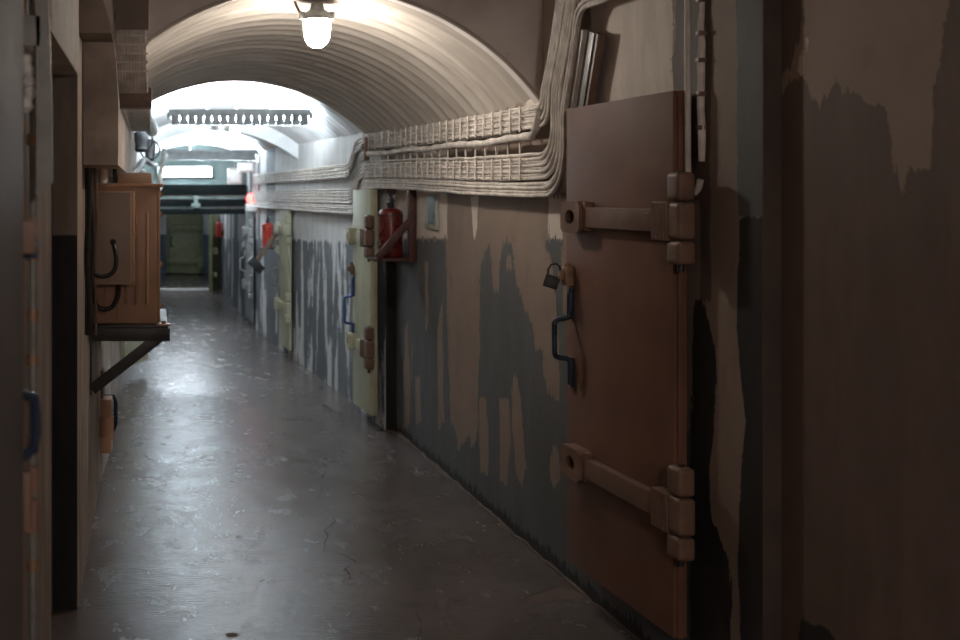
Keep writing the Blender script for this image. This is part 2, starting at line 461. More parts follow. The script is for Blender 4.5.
fb.poly([fpt(*p) for p in [(522,602),(530,598),(540,594),(560,586),(585,593),(588,601),(565,599),(545,603),(530,606)]])
struct('floor', fb, [M['floor'], M['crack'], M['earth']], flat=True)
# ragged mortar edge between floor and right wall
mb = MB(); pts = []
for k in range(60):
    Y = 3.1 + k*.068; pts.append((XR(Y)-.002+random.uniform(-.008,.006), Y, .002+random.uniform(-.003,.006)))
mb.tube(pts, [random.uniform(.005,.014) for _ in pts], 7)
struct('baseboard_right', mb, M['earth'])

# vaults: lofted ribbed shells between cross-section arcs
def arc_pt(cx, top, R, a): return (cx + R*math.sin(a), top - R + R*math.cos(a))
def vault(name, y0, y1, s0, s1, mat, rib=0, pitch=.14, amax=1.02, step=None):
    ny = int((y1-y0)/(step or (pitch/8 if rib else .1)))+1; na = 64
    verts, faces = [], []
    rnd = random.Random(3)
    jit = [rnd.uniform(-.25,.25) for _ in range(200)]
    for layer in (0, 1):
        for i in range(ny+1):
            t = i/ny; y = y0+(y1-y0)*t
            cx, top, R = [a+(b_-a)*t for a, b_ in zip(s0, s1)]
            ph = (y-y0)/pitch; k = int(ph); fr = ph-k
            prof = (math.sin(PI*min(1, max(0, fr)))**.6)
            off = rib*prof*(1+jit[k]) + (.06 if layer else 0)
            for j in range(na+1):
                a = -amax + 2*amax*j/na
                x, z = arc_pt(cx, top+off, R+off, a); verts.append((x, y, z))
    L = (ny+1)*(na+1)
    for l in (0, L):
        for i in range(ny):
            for j in range(na):
                q = (l+i*(na+1)+j, l+i*(na+1)+j+1, l+(i+1)*(na+1)+j+1, l+(i+1)*(na+1)+j)
                faces.append(q if l == 0 else q[::-1])
    for j in range(na):
        faces.append((j, L+j, L+j+1, j+1)); e = ny*(na+1); faces.append((e+j, e+j+1, L+e+j+1, L+e+j))
    for i in range(ny):
        for j in (0, na):
            a, b_ = i*(na+1)+j, (i+1)*(na+1)+j; faces.append((a, b_, L+b_, L+a))
    me = bpy.data.meshes.new(name); me.from_pydata(verts, [], faces); me.validate()
    bm = bmesh.new(); bm.from_mesh(me); bmesh.ops.recalc_face_normals(bm, faces=bm.faces[:]); bm.to_mesh(me); bm.free()
    for p in me.polygons: p.use_smooth = True
    me.set_sharp_from_angle(angle=math.radians(60))
    me.materials.append(mat); o = bpy.data.objects.new(name, me); C.objects.link(o); o['kind'] = 'structure'
    return o
vault('ceiling_vault', 4.70, 7.40, (.67,2.37,1.155), (.55,2.25,1.23), M['vault'], .016, .135)
vault('ceiling_vault', 7.401, 10.1, (.57,2.34,1.2), (.56,2.20,1.2), M['whitevault'], .008, .135)
vault('ceiling_vault', 10.101, 12.4, (.56,2.22,1.2), (.50,2.14,1.2), M['whitevault'], .010, .2)
vault('ceiling_vault', 12.401, 17.3, (.50,2.22,1.2), (.42,2.2,1.2), M['whitevault'], 0)
# lower arch ribs at the joints of the vault
def arch_rib(name, y0, y1, cx, top, R, depth, mat):
    mb = MB(); n = 40; A = 1.0
    inn = [arc_pt(cx, top, R, -A+2*A*k/n) for k in range(n+1)]; out = [arc_pt(cx, top+depth, R+depth, -A+2*A*k/n) for k in range(n+1)]
    for k in range(n):
        quad = [inn[k], inn[k+1], out[k+1], out[k]]
        mb.prism([(x, y0, z) for x, z in quad], (0, y1-y0, 0))
    bmesh.ops.remove_doubles(mb.bm, verts=mb.bm.verts[:], dist=.0005)
    struct(name, mb, mat)
arch_rib('trim_5', 10.02, 10.12, .56, 2.08, 1.2, .16, M['whitevault'])
arch_rib('trim_6', 12.32, 12.42, .50, 2.06, 1.2, .16, M['whitevault'])
# bulkhead with arched opening
bk = MB(); n = 48; A = 1.0
inn = [arc_pt(.67, 2.362, 1.15, -A+2*A*k/n) for k in range(n+1)]
poly = [(x, 4.62, z) for x, z in inn]
for k in range(n):
    a, b_ = inn[k], inn[k+1]
    bk.prism([(a[0],4.62,a[1]), (b_[0],4.62,b_[1]), (b_[0],4.62,2.95), (a[0],4.62,2.95)], (0,.078,0))
bmesh.ops.remove_doubles(bk.bm, verts=bk.bm.verts[:], dist=.0005)
struct('wall_bulkhead', bk, M['concrete'])
rim = MB(); pts = [(x, 4.612, z) for x, z in inn]
rim.tube(pts, .009, 8); struct('trim_7', rim, M['vault'])
struct('ceiling', MB().box(-.6, 2.0, -2.0, 4.65, 2.85, 2.97), M['concrete'])
struct('wall_back', MB().box(-.6, 2.0, -2.2, -2.0, -.1, 2.97), M['haunch'])
struct('wall_far', MB().box(-1.6, 2.0, 21.3, 21.5, 0, 2.6), M['farwall'])
fl = MB(); fl.box(-1.6, -.6, 13.2, 21.4, 0, 2.6); fl.box(1.30, 2.0, 17.3, 21.4, 0, 2.6)
struct('wall_far_side', fl, M['farwall'])
struct('ceiling_far', MB().box(-1.6, 2.0, 17.25, 21.4, 2.2, 2.35), M['whitevault'])
# wall over the gate and the gate opening
g = MB(); n = 30
ia = [arc_pt(.47, 2.26, 1.24, -A+2*A*k/n) for k in range(n+1)]
for k in range(n):
    a, b_ = ia[k], ia[k+1]
    g.prism([(a[0],13.56,min(a[1],2.2)), (b_[0],13.56,min(b_[1],2.2)), (b_[0],13.56,1.60), (a[0],13.56,1.60)], (0,.14,0))
struct('wall_gate', g, M['greenwall'])
gr = thing('gate_lintel', 'stack of dark green steel beams across the corridor above the far opening', 'beam', (.45, 13.45, 1.27))
o_ = (.45, 13.45, 1.27)
for z0, z1 in ((1.50,1.625), (1.365,1.452), (1.27,1.335)):
    MB(o_).box(-.265, 1.125, 13.36, 13.54, z0, z1, .008).build('steel_beam', M['darkgreen'], gr)
for z0, z1 in ((1.452,1.50), (1.335,1.365)):
    MB(o_).box(-.262, 1.118, 13.43, 13.52, z0, z1).build('web_plate', M['palegreen'], gr)
hg = MB(o_); hg.box(.50,.545,13.335,13.36,1.30,1.50,.004); hg.box(.47,.575,13.33,13.36,1.36,1.40,.004)
hg.build('hanger_bracket', M['palegreen'], gr)
MB(o_).box(.485,.56,13.31,13.335,1.285,1.345,.006).build('latch_block', M['darkgreen'], gr)

# left beam (plastered downstand) and haunch
bp = [at(x, y, 4.4) for x, y in [(82,165),(118,165),(118.5,104),(116,60),(111,25),(102,-5),(90,-40),(60,-40),(60,165)]]
struct('trim_8', MB().prism(bp, (0, 5.2, 0)), M['beamplaster'], flat=True)
hp = [at(x, y, 4.15) for x, y in [(62,33),(111,33),(104,5),(94,-20),(80,-60),(40,-60),(40,33)]]
struct('trim_9', MB().prism(hp, (0, .245, 0)), M['haunch'], flat=True)

# ------------------------------------------------------------------ steel doors
def frame_matrix(p_latch, p_hinge, z0, side=-1):
    """local x: latch edge -> hinge edge, y: away from wall into the corridor, z up"""
    a, b_ = Vector((*p_latch, z0)), Vector((*p_hinge, z0))
    ux = (b_-a).normalized(); uz = Vector((0,0,1)); uy = uz.cross(ux)
    if uy.x*side < 0: uy = -uy
    m = Matrix((ux, uy, uz)).transposed().to_4x4(); m.translation = a
    return m, (b_-a).length

def steel_door(label, cat, mtx, w, h, paint_m, hw, hinge_m, handle_m, bars, handle, thick=.045, detail=True, hasp=True, lt=.05, big=1.0, group=None):
    """bars: z centres of the strap bars; handle: (u, z_top, z_bottom)"""
    r = thing('steel_door', label, cat, mat=mtx, group=group)
    lf = MB().box(0, w, -(thick if detail else .025), 0, 0, h, .004)
    leaf = lf.build('leaf', paint_m, r)
    if detail:
        e = MB().box(w-.001, w+.008, -.03, -.012, .0, h, .003); e.build('edge_strip', paint_m, r)
    for z in bars:
        s = big
        MB().obox(((.20+w-.07)/2 if detail else w*.5, .016, z), ((w-.27)/2 if detail else w*.35,0,0), (0,.016,0), (0,0,.035*s), .004).build('strap_bar', hw, r)
        # keeper block with an oval hole
        k = MB(); bw, bh, cx, d0, d1 = (.074 if w > .6 and detail else .046), .056*s, (.126 if w > .6 and detail else .04), .0, .046*s
        if detail:
            n = 24; hole = [(cx+(.036 if w > .6 else .021)*math.cos(2*PI*i/n), z+.026*s*math.sin(2*PI*i/n)) for i in range(n)]
            outer = []
            for i in range(n):
                a = 2*PI*i/n; c_, s_ = math.cos(a), math.sin(a); q = min(bw/max(abs(c_),1e-6), bh/max(abs(s_),1e-6))
                outer.append((cx+c_*q, z+s_*q))
            V = {}
            for tag_, ring in (('h', hole), ('o', outer)):
                for yy in (d0, d1):
                    V[tag_, yy] = [k.bm.verts.new((x, yy, zz)) for x, zz in ring]
            for i in range(n):
                j = (i+1) % n
                k.bm.faces.new((V['h',d1][i], V['h',d1][j], V['o',d1][j], V['o',d1][i]))
                k.bm.faces.new((V['o',d0][i], V['o',d0][j], V['o',d1][j], V['o',d1][i]))
                k.bm.faces.new((V['h',d0][i], V['h',d0][j], V['h',d1][j], V['h',d1][i]))
            kb = k.build('keeper_block', hw, r)
            MB().box(cx-.034 if w > .6 else cx-.02, cx+.034 if w > .6 else cx+.02, .001, .008, z-.025, z+.025, .002).build('bore', M['black'], kb)
            MB().box(cx+bw*.95, cx+bw+.018*s, .0, .034, z-bh*.86, z+bh*.95, .004).build('collar', hw, kb)
        else:
            k.box(cx-bw, cx+bw, d0, d1, z-bh, z+bh, .005); k.build('keeper_block', hw, r)
        # hinge: ribbed plate and three knuckles
        hg = MB(); hx = w+.0 if detail and w > .6 else w*.875
        hg.box(hx-.055, hx+.035, .0, .040, z-.060*s, z+.058*s, .004)
        if detail:
            for q in range(6): hg.box(hx-.050+.0135*q, hx-.050+.0135*q+.005, .040, .0425, z-.056*s, z+.054*s)
        hj = hg.build('hinge_plate', hinge_m, r)
        cxh = w+.058 if detail and w > .6 else w*.985
        for (a, b_, rr) in ((.060,.146,.031), (-.055,.057,.034), (-.128,-.058,.033)):
            kn = MB().obox((cxh, .008, z+(a+b_)/2*s), (rr*1.12,0,0), (0,.028,0), (0,0,(b_-a)/2*s), .017, 4)
            kn.build('hinge_knuckle', hinge_m, hj)
        if detail: MB().cyl((cxh, .008, z-.150*s), (cxh, .008, z+.150*s), .010, 12).build('hinge_pin', M['blacksteel'], hj)
    u, zt, zb = handle
    hm = MB(); out = .066
    p = [(u,.014,zt)]
    zz1, zz2 = zt-(zt-zb)*.31, zt-(zt-zb)*.72
    def rnd(path, rad=.018):
        res = [Vector(path[0])]
        for a, b_, c_ in zip(path, path[1:], path[2:]):
            a, b_, c_ = Vector(a), Vector(b_), Vector(c_)
            s_ = b_ + (a-b_).normalized()*rad; e_ = b_ + (c_-b_).normalized()*rad
            for t in (0,.25,.5,.75,1): res.append(s_*(1-t)**2 + b_*2*t*(1-t) + e_*t*t)
        res.append(Vector(path[-1])); return res
    hm.tube(rnd([(u+.002,.012,zt-.02),(u+.002,.014,zz1),(u-.004,out,zz1-.008),(u-.004,out,zz2),(u+.004,.012,zz2-.006),(u+.004,.012,zb)]), .0095, 10)
    hd = hm.build('handle', handle_m, r)
    MB().box(u-.012, u+.014, 0, .012, zz1-.005, zt, .003).build('handle_plate', handle_m, hd)
    MB().box(u-.012, u+.014, 0, .012, zb-.01, zz2, .003).build('handle_plate', handle_m, hd)
    if hasp:
        hs = MB(); hs.box(u-.026, u+.012, 0, .030, zt+.008, zt+.075, .004); hs.box(u-.02, u-.004, .028, .045, zt+.03, zt+.062, .003); hs.cyl((u-.008,.018,zt+.07),(u-.008,.018,zt+.088), .012, 12)
        hs.build('hasp', M['brass'] if detail and w > .6 else hinge_m, r)
    return r

# nearest brown door on the right
mt, w1 = frame_matrix((1.52, 4.11), (1.575, 3.386), .16)
D1 = steel_door('large brown steel door standing slightly ajar in the near right wall', 'door', mt, w1, 1.656, M['brown'], M['brown_hw'], M['brown_hw'], M['navy'],
                (1.262, .388), (.052, 1.004, .655))
# padlock hanging from its hasp
pc = mt @ Vector((.022, .050, 1.035))
pl = thing('padlock', 'black padlock hanging on the hasp of the brown door', 'padlock', pc - Vector((0,0,.03)))
po = pc - Vector((0,0,.03))
ux = Vector((.12,-.99,0)).normalized()
MB(po).obox(pc + Vector((-.012,.010,-.012)), Vector((.024,-.006,-.008)), Vector((.004,.012,0)), Vector((.007,0,.022)), .005).build('lock_body', M['black'], pl)
sh = [pc + Vector(v) for v in [(-.026,.01,.008),(-.024,.008,.035),(-.014,.004,.052),(.004,0,.054),(.014,-.002,.044),(.017,-.003,.022),(.016,-.003,.004)]]
MB(po).tube(sh, .0038, 8).build('shackle', M['blacksteel'], pl)

# cream door further down on the right
mt, w2 = frame_matrix((1.362, 7.60), (1.392, 7.135), .095)
steel_door('cream steel door beside the hanging red extinguisher, second on the right', 'door', mt, w2, 1.44, M['cream'], M['cream'], M['brownhinge'], M['blue'], (1.13, .42), (.04, .86, .42), big=1.0)
mt, w3 = frame_matrix((1.222, 10.79), (1.250, 10.22), .08)
steel_door('yellowish cream steel door far along the right wall beyond the grey peeling dado', 'door', mt, w3, 1.36, M['cream'], M['cream'], M['cream'], M['greysteel'], (1.1, .38), (.05, .85, .45), detail=False)
mt, w4 = frame_matrix((1.09, 13.1), (1.115, 12.55), .08)
steel_door('grey steel door in the right wall just before the far gate', 'door', mt, w4, 1.24, M['greysteel'], M['greysteel'], M['greysteel'], M['greysteel'], (1.0, .38), (.05, .8, .45), detail=False)
# olive doors beyond the gate
mt = Matrix.Translation((.33, 21.18, .02)) @ Matrix(((1,0,0,0),(0,-1,0,0),(0,0,1,0),(0,0,0,1)))
mt = Matrix.Translation((.30, 21.15, .02)) @ Matrix.Scale(1, 4)
def far_door():
    r = thing('steel_door', 'olive green steel door closed in the end wall of the corridor', 'door', (.62, 21.2, .0))
    o = (.62, 21.2, 0)
    MB(o).box(.27,.97,21.22,21.29,.02,1.28,.006).build('frame', M['olive'], r)
    lf = MB(o).box(.335,.90,21.13,21.22,.02,.86,.008).build('leaf', M['olive'], r)
    MB(o).box(.30,.93,21.08,21.13,.20,.28,.006).build('strap_bar', M['olive'], r)
    tp = MB(o); tp.box(.30,.96,21.06,21.13,.84,.93,.006)
    for k in range(9): tp.box(.32+.068*k,.35+.068*k,21.03,21.07,.80,.95,.004)
    tp.build('upper_bar', M['olive'], r)
    MB(o).box(.31,.93,21.14,21.22,.95,1.26,.008).build('upper_panel', M['olive'], r)
    MB(o).box(.89,.97,21.06,21.13,.12,.34,.01).build('hinge', M['olive'], r)
    MB(o).tube([(.40,21.1,.72),(.36,21.06,.70),(.36,21.06,.55),(.40,21.1,.53)], .014, 8).build('handle', M['black'], r)
far_door()
sw = thing('steel_door', 'olive green steel door leaf standing open beyond the gate on the right', 'door', (.97, 17.2, .03))
so = (.97, 17.2, .03)
MB(so).prism([(.915,16.98,.03),(1.055,17.25,.03),(1.055,17.25,1.20),(.915,16.98,1.20)], (-.05,.03,0)).build('leaf', M['olive'], sw)
MB(so).box(.93,1.0,16.97,17.02,.60,.70,.01).build('latch', M['olive'], sw)
MB(so).box(.93,1.0,16.97,17.02,.25,.33,.01).build('latch', M['olive'], sw)
struct('trim_10', MB().box(-.27, 1.2, 17.25, 17.45, 0, .05, .01), M['concrete'])

# left wall doors
def left_door():
    mt = frame_matrix((-.232, 6.30), (-.258, 5.62), .06, side=1)[0]
    r = thing('steel_door', 'pale steel door in left wall below and behind the ochre cabinet', 'door', mat=mt)
    MB().box(0,.68,-.04,0,0,1.0,.004).build('leaf', M['palesteel'], r)
    for z in (.15,):
        p = MB().box(.60,.715,0,.055,z,z+.09,.006); p.box(.60,.715,0,.055,z+.17,z+.27,.006)
        h = p.build('hinge_plate', M['orange'], r)
        MB().cyl((.69,.03,z+.08),(.69,.03,z+.18), .036, 16).build('hinge_knuckle', M['orange'], h)
    MB().box(.58,.69,0,.014,.36,.56,.004).build('patch_plate', M['brown_hw'], r)
    MB().tube([(.52,.0,.40),(.52,.055,.40),(.52,.065,.37),(.52,.065,.26),(.52,.055,.23),(.52,.0,.23)], .012, 8).build('handle', M['navy'], r)
left_door()
mt, w6 = frame_matrix((-.03, 9.55), (-.215, 9.0), .10, side=1)
r = thing('steel_door', 'pale green steel door left ajar low behind the cabinet shelf bracket', 'door', mat=mt)
MB().box(0, w6, -.04, 0, 0, 1.2, .004).build('leaf', M['cream'], r)
MB().tube([(.06,.0,.20),(.05,.09,.20),(.05,.10,.17),(.05,.10,.14),(.06,.0,.11)], .022, 8).build('handle', M['blue'], r)
MB().box(.1, w6*.9, 0, .03, .35, .42, .004).build('strap_bar', M['cream'], r)

# nearest left door, seen along its leaf
r = thing('steel_door', 'dark brown steel door leaf at the left edge, seen edge-on and out of focus', 'door', (-.23, 1.75, .02))
o_ = (-.23, 1.75, .02)
MB(o_).box(-.268, -.2005, .8, 1.75, .02, 2.3, .006).build('leaf', paint('dark_umber_door_paint', (.105,.085,.073), .65, .2, 5, spec=.15), r)
MB(o_).box(-.255, -.216, 1.75, 1.79, .02, 2.3, .004).build('edge_strip', M['greysteel'], r)
MB(o_).box(-.26, -.187, 1.792, 1.815, 1.405, 1.46, .006).build('latch_block', M['brown_hw'], r)
h = MB(o_); h.tube([(-.215,1.80,1.18),(-.193,1.83,1.17),(-.190,1.83,1.14),(-.190,1.83,1.11),(-.194,1.83,1.085),(-.215,1.80,1.075)], .009, 8)
h.build('handle', M['navy'], r)
hn = MB(o_); hn.cyl((-.196,1.84,1.01),(-.196,1.84,1.055), .010, 12); hn.cyl((-.196,1.84,.945),(-.196,1.84,1.0), .0105, 12); hn.box(-.262,-.196,1.82,1.845,.95,1.05,.004)
hn.build('hinge', M['brown_hw'], r)
r2 = thing('padlock', 'dark blue padlock on the edge of the nearest left door', 'padlock', (-.2, 1.84, 1.40)); o_ = (-.2,1.84,1.40)
MB(o_).box(-.214,-.186,1.826,1.85,1.395,1.432,.005).build('lock_body', M['navy'], r2)
MB(o_).tube([(-.208,1.838,1.43),(-.208,1.838,1.450),(-.203,1.838,1.460),(-.196,1.838,1.460),(-.191,1.838,1.450),(-.191,1.838,1.43)], .0035, 8).build('shackle', M['brass'], r2)
ms = MB(tuple(at(44,190,2.25)))
ms.prism([at(x,y,2.25) for x, y in [(36,195),(53,183),(52,100),(47,-60),(33,-60),(37,60)]], (0,.006,0)); ms.box(XL+.0, at(40,0,2.25).x, 2.25, 2.256, 1.80, 1.86)
tag(ms.build('metal_flap', M['greysteel'], flat=True), 'grey sheet-metal flap hanging with a slanted lower edge at upper left', 'metal sheet')
# bolted steel strip at the near left wall
cs = thing('conduit_pipe', 'thin grey vertical conduit with copper-coloured saddle clamps at the near left wall', 'pipe', (-.257, 2.42, 0)); o_ = (-.257,2.42,0)
MB(o_).cyl((-.257,2.42,0),(-.257,2.42,2.6), .0085, 12).build('tube', M['greysteel'], cs)
for z in (1.62,1.37,1.24,1.145,1.055,.97,.90,.80,.70):
    MB(o_).cyl((-.257,2.42,z-.012),(-.257,2.42,z+.012), .0125, 12).build('clamp', M['brass'], cs)
rg = MB((-.262,2.36,1.69))
for k in range(7): rg.lathe((-.262+random.uniform(-.006,.008), 2.36, 1.69+k*.024), [(.004,-.018),(.012+random.uniform(0,.006),-.006),(.013,.006),(.005,.018)], 8)
tag(rg.build('cloth_wrap', M['rag']), 'white cloth wrapped round the thin conduit at upper left', 'cloth')
# ------------------------------------------------------------------ cable band on the right wall
def smoothstep(a, b_, x):
    t = min(1, max(0, (x-a)/(b_-a))); return t*t*(3-2*t)
def XT(Y):   # plane the cables lie in
    if Y < 6.6: return XR(Y) - .062
    x1 = XR(6.6) - .062; x2 = XR(7.7) - .058
    if Y < 7.7: return x1 + (x2-x1)*smoothstep(6.6, 7.5, Y)
    return XR(Y) - .058
cr = thing('cable_band', 'broad band of whitewashed cables along the right wall, turning up by the brown door', 'cables', (1.56, 4.4, 1.85)); o_ = (1.56,4.4,1.85)
zr = [.362-.0125*i for i in range(8)] + [.165] + [.146-.0128*i for i in range(7)] + [.045-.0158*i for i in range(4)]
grp = [0]*8 + [1]*8 + [2]*4
rnd = random.Random(11)
def zrun(z, g, Y):
    rise = (.030, .048, .05)[g]*smoothstep(4.5, 7.3, Y)
    drop = -.175*smoothstep(7.42+.10*(2-g), 7.72+.12*(2-g), Y)
    return EYE + z + rise + drop
for i, (z, g) in enumerate(zip(zr, grp)):
    off = (.010 if i % 2 else 0.0)
    d = .362 - z; Yt = 4.445 - .0118*(i + (1 if g else 0)); rad = .055 + .36*d
    pts = []
    wob = [rnd.uniform(-.0022,.0022) for _ in range(200)]
    Ys = list(np.arange(12.3, Yt+rad, -.11))
    for k, Y in enumerate(Ys): pts.append(Vector((XT(Y)-off*.6, Y, zrun(z, g, Y)+wob[k])))
    z0 = zrun(z, g, 4.5)
    for k in range(0, 10):
        a = k/9*PI/2
        Y = Yt + rad - rad*math.sin(a); pts.append(Vector((XT(Y)-off, Y, z0 + rad - rad*math.cos(a))))
    zc = z0 + rad
    if g < 2:
        for zz in np.arange(zc+.05, 2.83, .08):
            Y = Yt - .42*max(0, zz-1.86)*smoothstep(1.82, 2.05, zz) - .0*zz
            pts.append(Vector((XT(Y)-off, Y, zz)))
    else:
        j = i - 16
        zt = 2.27
        for zz in np.arange(zc+.05, zt-.12-.012*j, .07):
            Y = Yt - .38*max(0, zz-1.80)*smoothstep(1.72, 1.95, zz)
            pts.append(Vector((XT(Y)-off, Y, zz)))
        Yb = pts[-1].y; zb = pts[-1].z
        R = .09
        for k in range(1, 8):
            a = k/7*PI/2; pts.append(Vector((XT(Yb)-off, Yb - R*(1-math.cos(a)), zb + R*math.sin(a))))
        zt2 = pts[-1].z; Y = pts[-1].y
        while Y > 1.5:
            Y -= .15; pts.append(Vector((XT(max(Y, STEP_Y))-off - (.0 if Y > 3.1 else .0), Y, zt2 + .012*math.sin(Y*5+j))))
    MB(o_).tube(pts, (.0072, .0072, .0082)[g], 8).build('cable', M['cable'], cr)
# clip strips across the two upper groups and the single bundle between them
Yk = 4.66; nclip = 0
while Yk < 7.4:
    for g, (za, zb) in enumerate(((.370,.262), (.156,.060))):
        xa = XT(Yk)
        z1, z0 = zrun(za, g, Yk), zrun(zb, g, Yk)
        MB(o_).box(xa-.021, xa-.0165, Yk-.008, Yk+.008, z0, z1, .001, 1).build('clip_strip', M['clip'], cr)
    Yk += .118
Yk = 4.7
while Yk < 7.2:
    xa = XT(Yk); zz = zrun(.190, 0, Yk)
    MB(o_).box(xa-.006, xa+.0, Yk-.005, Yk+.005, zz-.035, zz+.035, .001, 1).build('rung', M['clip'], cr)
    Yk += .15
# thick lagged cable hanging just under the top group, with its sag
pts = []; Y = 7.3
while Y > 4.56:
    pts.append(Vector((XT(Y)-.016, Y, zrun(.236, 0, Y)+.004*math.sin(Y*7)))); Y -= .06
for k in range(1, 8):
    a = k/7*PI/2; pts.append(Vector((XT(4.5)-.016, 4.56-.11*math.sin(a), zrun(.236,0,4.5)+.11*(1-math.cos(a)))))
MB(o_).tube(pts, [.0165+.003*math.sin(k*1.7) for k in range(len(pts))], 10).build('lagged_cable', M['cable'], cr)
# wall packing behind the band so the rungs stand on a tray
tr = MB(o_)
for a in np.arange(4.8, 12.2, .3):
    b_ = a+.3; 
    for zz in (.315, .105):
        g = 0 if zz > .2 else 1; hz = .055 if g == 0 else .050
        xa, xb = XT(a)+.014, XT(b_)+.014
        tr.prism([(xa,a,zrun(zz,g,a)-hz),(xb,b_,zrun(zz,g,b_)-hz),(xb,b_,zrun(zz,g,b_)+hz),(xa,a,zrun(zz,g,a)+hz)], (.004,0,0))
tr.build('backing_tray', M['clip'], cr)
jb = thing('junction_clamp', 'small dark knotted clamp at the step of the whitewashed cable band', 'clamp', tuple(at(366,150,7.32))); o_ = tuple(at(366,150,7.32))
c = at(366,149,7.30); 
k = MB(o_); k.obox(c, (.018,0,0), (0,.03,0), (0,0,.075), .008); k.build('body', M['brownhinge'], jb)
MB(o_).lathe(c + Vector((-.018,0,.02)), [(.018,0),(.02,.006),(.008,.014)], 12, (-1,0,0)).build('knob', M['brownhinge'], jb)

# pale channel and gap above the brown door's far corner
ch = thing('steel_channel', 'pale grey steel channel standing upright above the far top corner of the brown door', 'channel', (1.57,4.22,1.80)); o_ = (1.57,4.22,1.80)
p0, p1 = Vector((1.575,4.20,1.80)), Vector((1.575,4.075,2.10)); ax = (p1-p0)/2; sd = Vector((0,-1,-.4)).normalized()
MB(o_).obox((p0+p1)/2, (.012,0,0), Vector((0,.013,.004)), ax, .001).build('flange', M['palesteel'], ch)
MB(o_).obox((p0+p1)/2+Vector((.012,-.04,-.012)), (.006,0,0), Vector((0,.030,.01)), ax, .001).build('web', M['greysteel'], ch)
MB(o_).obox((p0+p1)/2+Vector((.03,-.075,-.02)), (.004,0,0), Vector((0,.03,.01)), ax*.97, .001).build('gap_shade_strip', M['black'], ch)  # black strip standing in for the shade in the gap
MB(o_).obox((p0+p1)/2+Vector((.015,-.112,-.03)), (.014,0,0), Vector((0,.008,.003)), ax, .001).build('flange', M['brownhinge'], ch)
# hooked conduit right of the brown door
cp = thing('conduit_pipe', 'grey vertical conduit ending in a hook right of the brown door', 'pipe', (1.61,3.37,1.5)); o_ = (1.61,3.37,1.5)
pts = [(1.612,3.37,2.83),(1.612,3.37,2.2),(1.612,3.37,1.62),(1.612,3.368,1.56),(1.612,3.36,1.53),(1.612,3.345,1.512),(1.613,3.325,1.508),(1.615,3.31,1.520),(1.617,3.302,1.545)]
MB(o_).tube(pts, .0095, 12).build('tube', M['palesteel'], cp)
st = MB(o_); zz = 2.8; pts = []
while zz > 1.60: pts.append((1.632+rnd.uniform(-.003,.003), 3.325+rnd.uniform(-.004,.004), zz)); zz -= .05
st.tube(pts, [rnd.uniform(.008,.012) for _ in pts], 8); st.build('lagged_cable', M['cable'], cp)
for zz in (2.6,2.45,2.32,2.2,2.08,1.98,1.90,1.80,1.70): MB(o_).box(1.618,1.6435,3.314,3.337,zz-.007,zz+.007,.003).build('clip', M['brownhinge'], cp)

# ------------------------------------------------------------------ lamps
def jar_lamp(label, c, mat, s=1.0):
    """caged-style bulkhead lamp: glass jar below a cast fitting, on a pipe from the vault"""
    r = thing('pendant_lamp', label, 'lamp', tuple(c), group=None); o = tuple(c); c = Vector(c)
    MB(o).lathe(c, [(.0,-.075*s),(.022*s,-.072*s),(.042*s,-.058*s),(.054*s,-.034*s),(.059*s,0),(.060*s,.040*s),(.058*s,.048*s)], 28).build('glass_jar', mat, r)
    MB(o).lathe(c + Vector((0,0,.049*s)), [(.062*s,0),(.064*s,.012*s),(.056*s,.03*s),(.034*s,.045*s),(.026*s,.075*s)], 28).build('fitting', M['greysteel'], r)
    for a in (0, PI): MB(o).box(c.x+math.cos(a)*.066*s-.012, c.x+math.cos(a)*.066*s+.012, c.y-.012, c.y+.012, c.z+.050*s, c.z+.085*s, .004).build('lug', M['greysteel'], r)
    MB(o).cyl(c+Vector((.012,0,.12*s)), c+Vector((.012,0,.30*s)), .013, 12).build('stem', M['palesteel'], r)
    MB(o).tube([c+Vector(v) for v in [(-.05,0,.075*s),(-.078,0,.085*s),(-.095,0,.12*s),(-.105,0,.165*s),(-.15,0,.175*s),(-.22,.0,.17*s)]], .0065, 8).build('wire', M['brownhinge'], r)
    return r
jar_lamp('glowing frosted glass jar lamp hanging under the near ribbed vault', at(317,31,4.98), M['lamp_glass'])
jar_lamp('small glowing jar lamp hanging just beyond the nearest fluorescent fixture', at(235,129,9.1), M['lamp_glass_far'], .7)

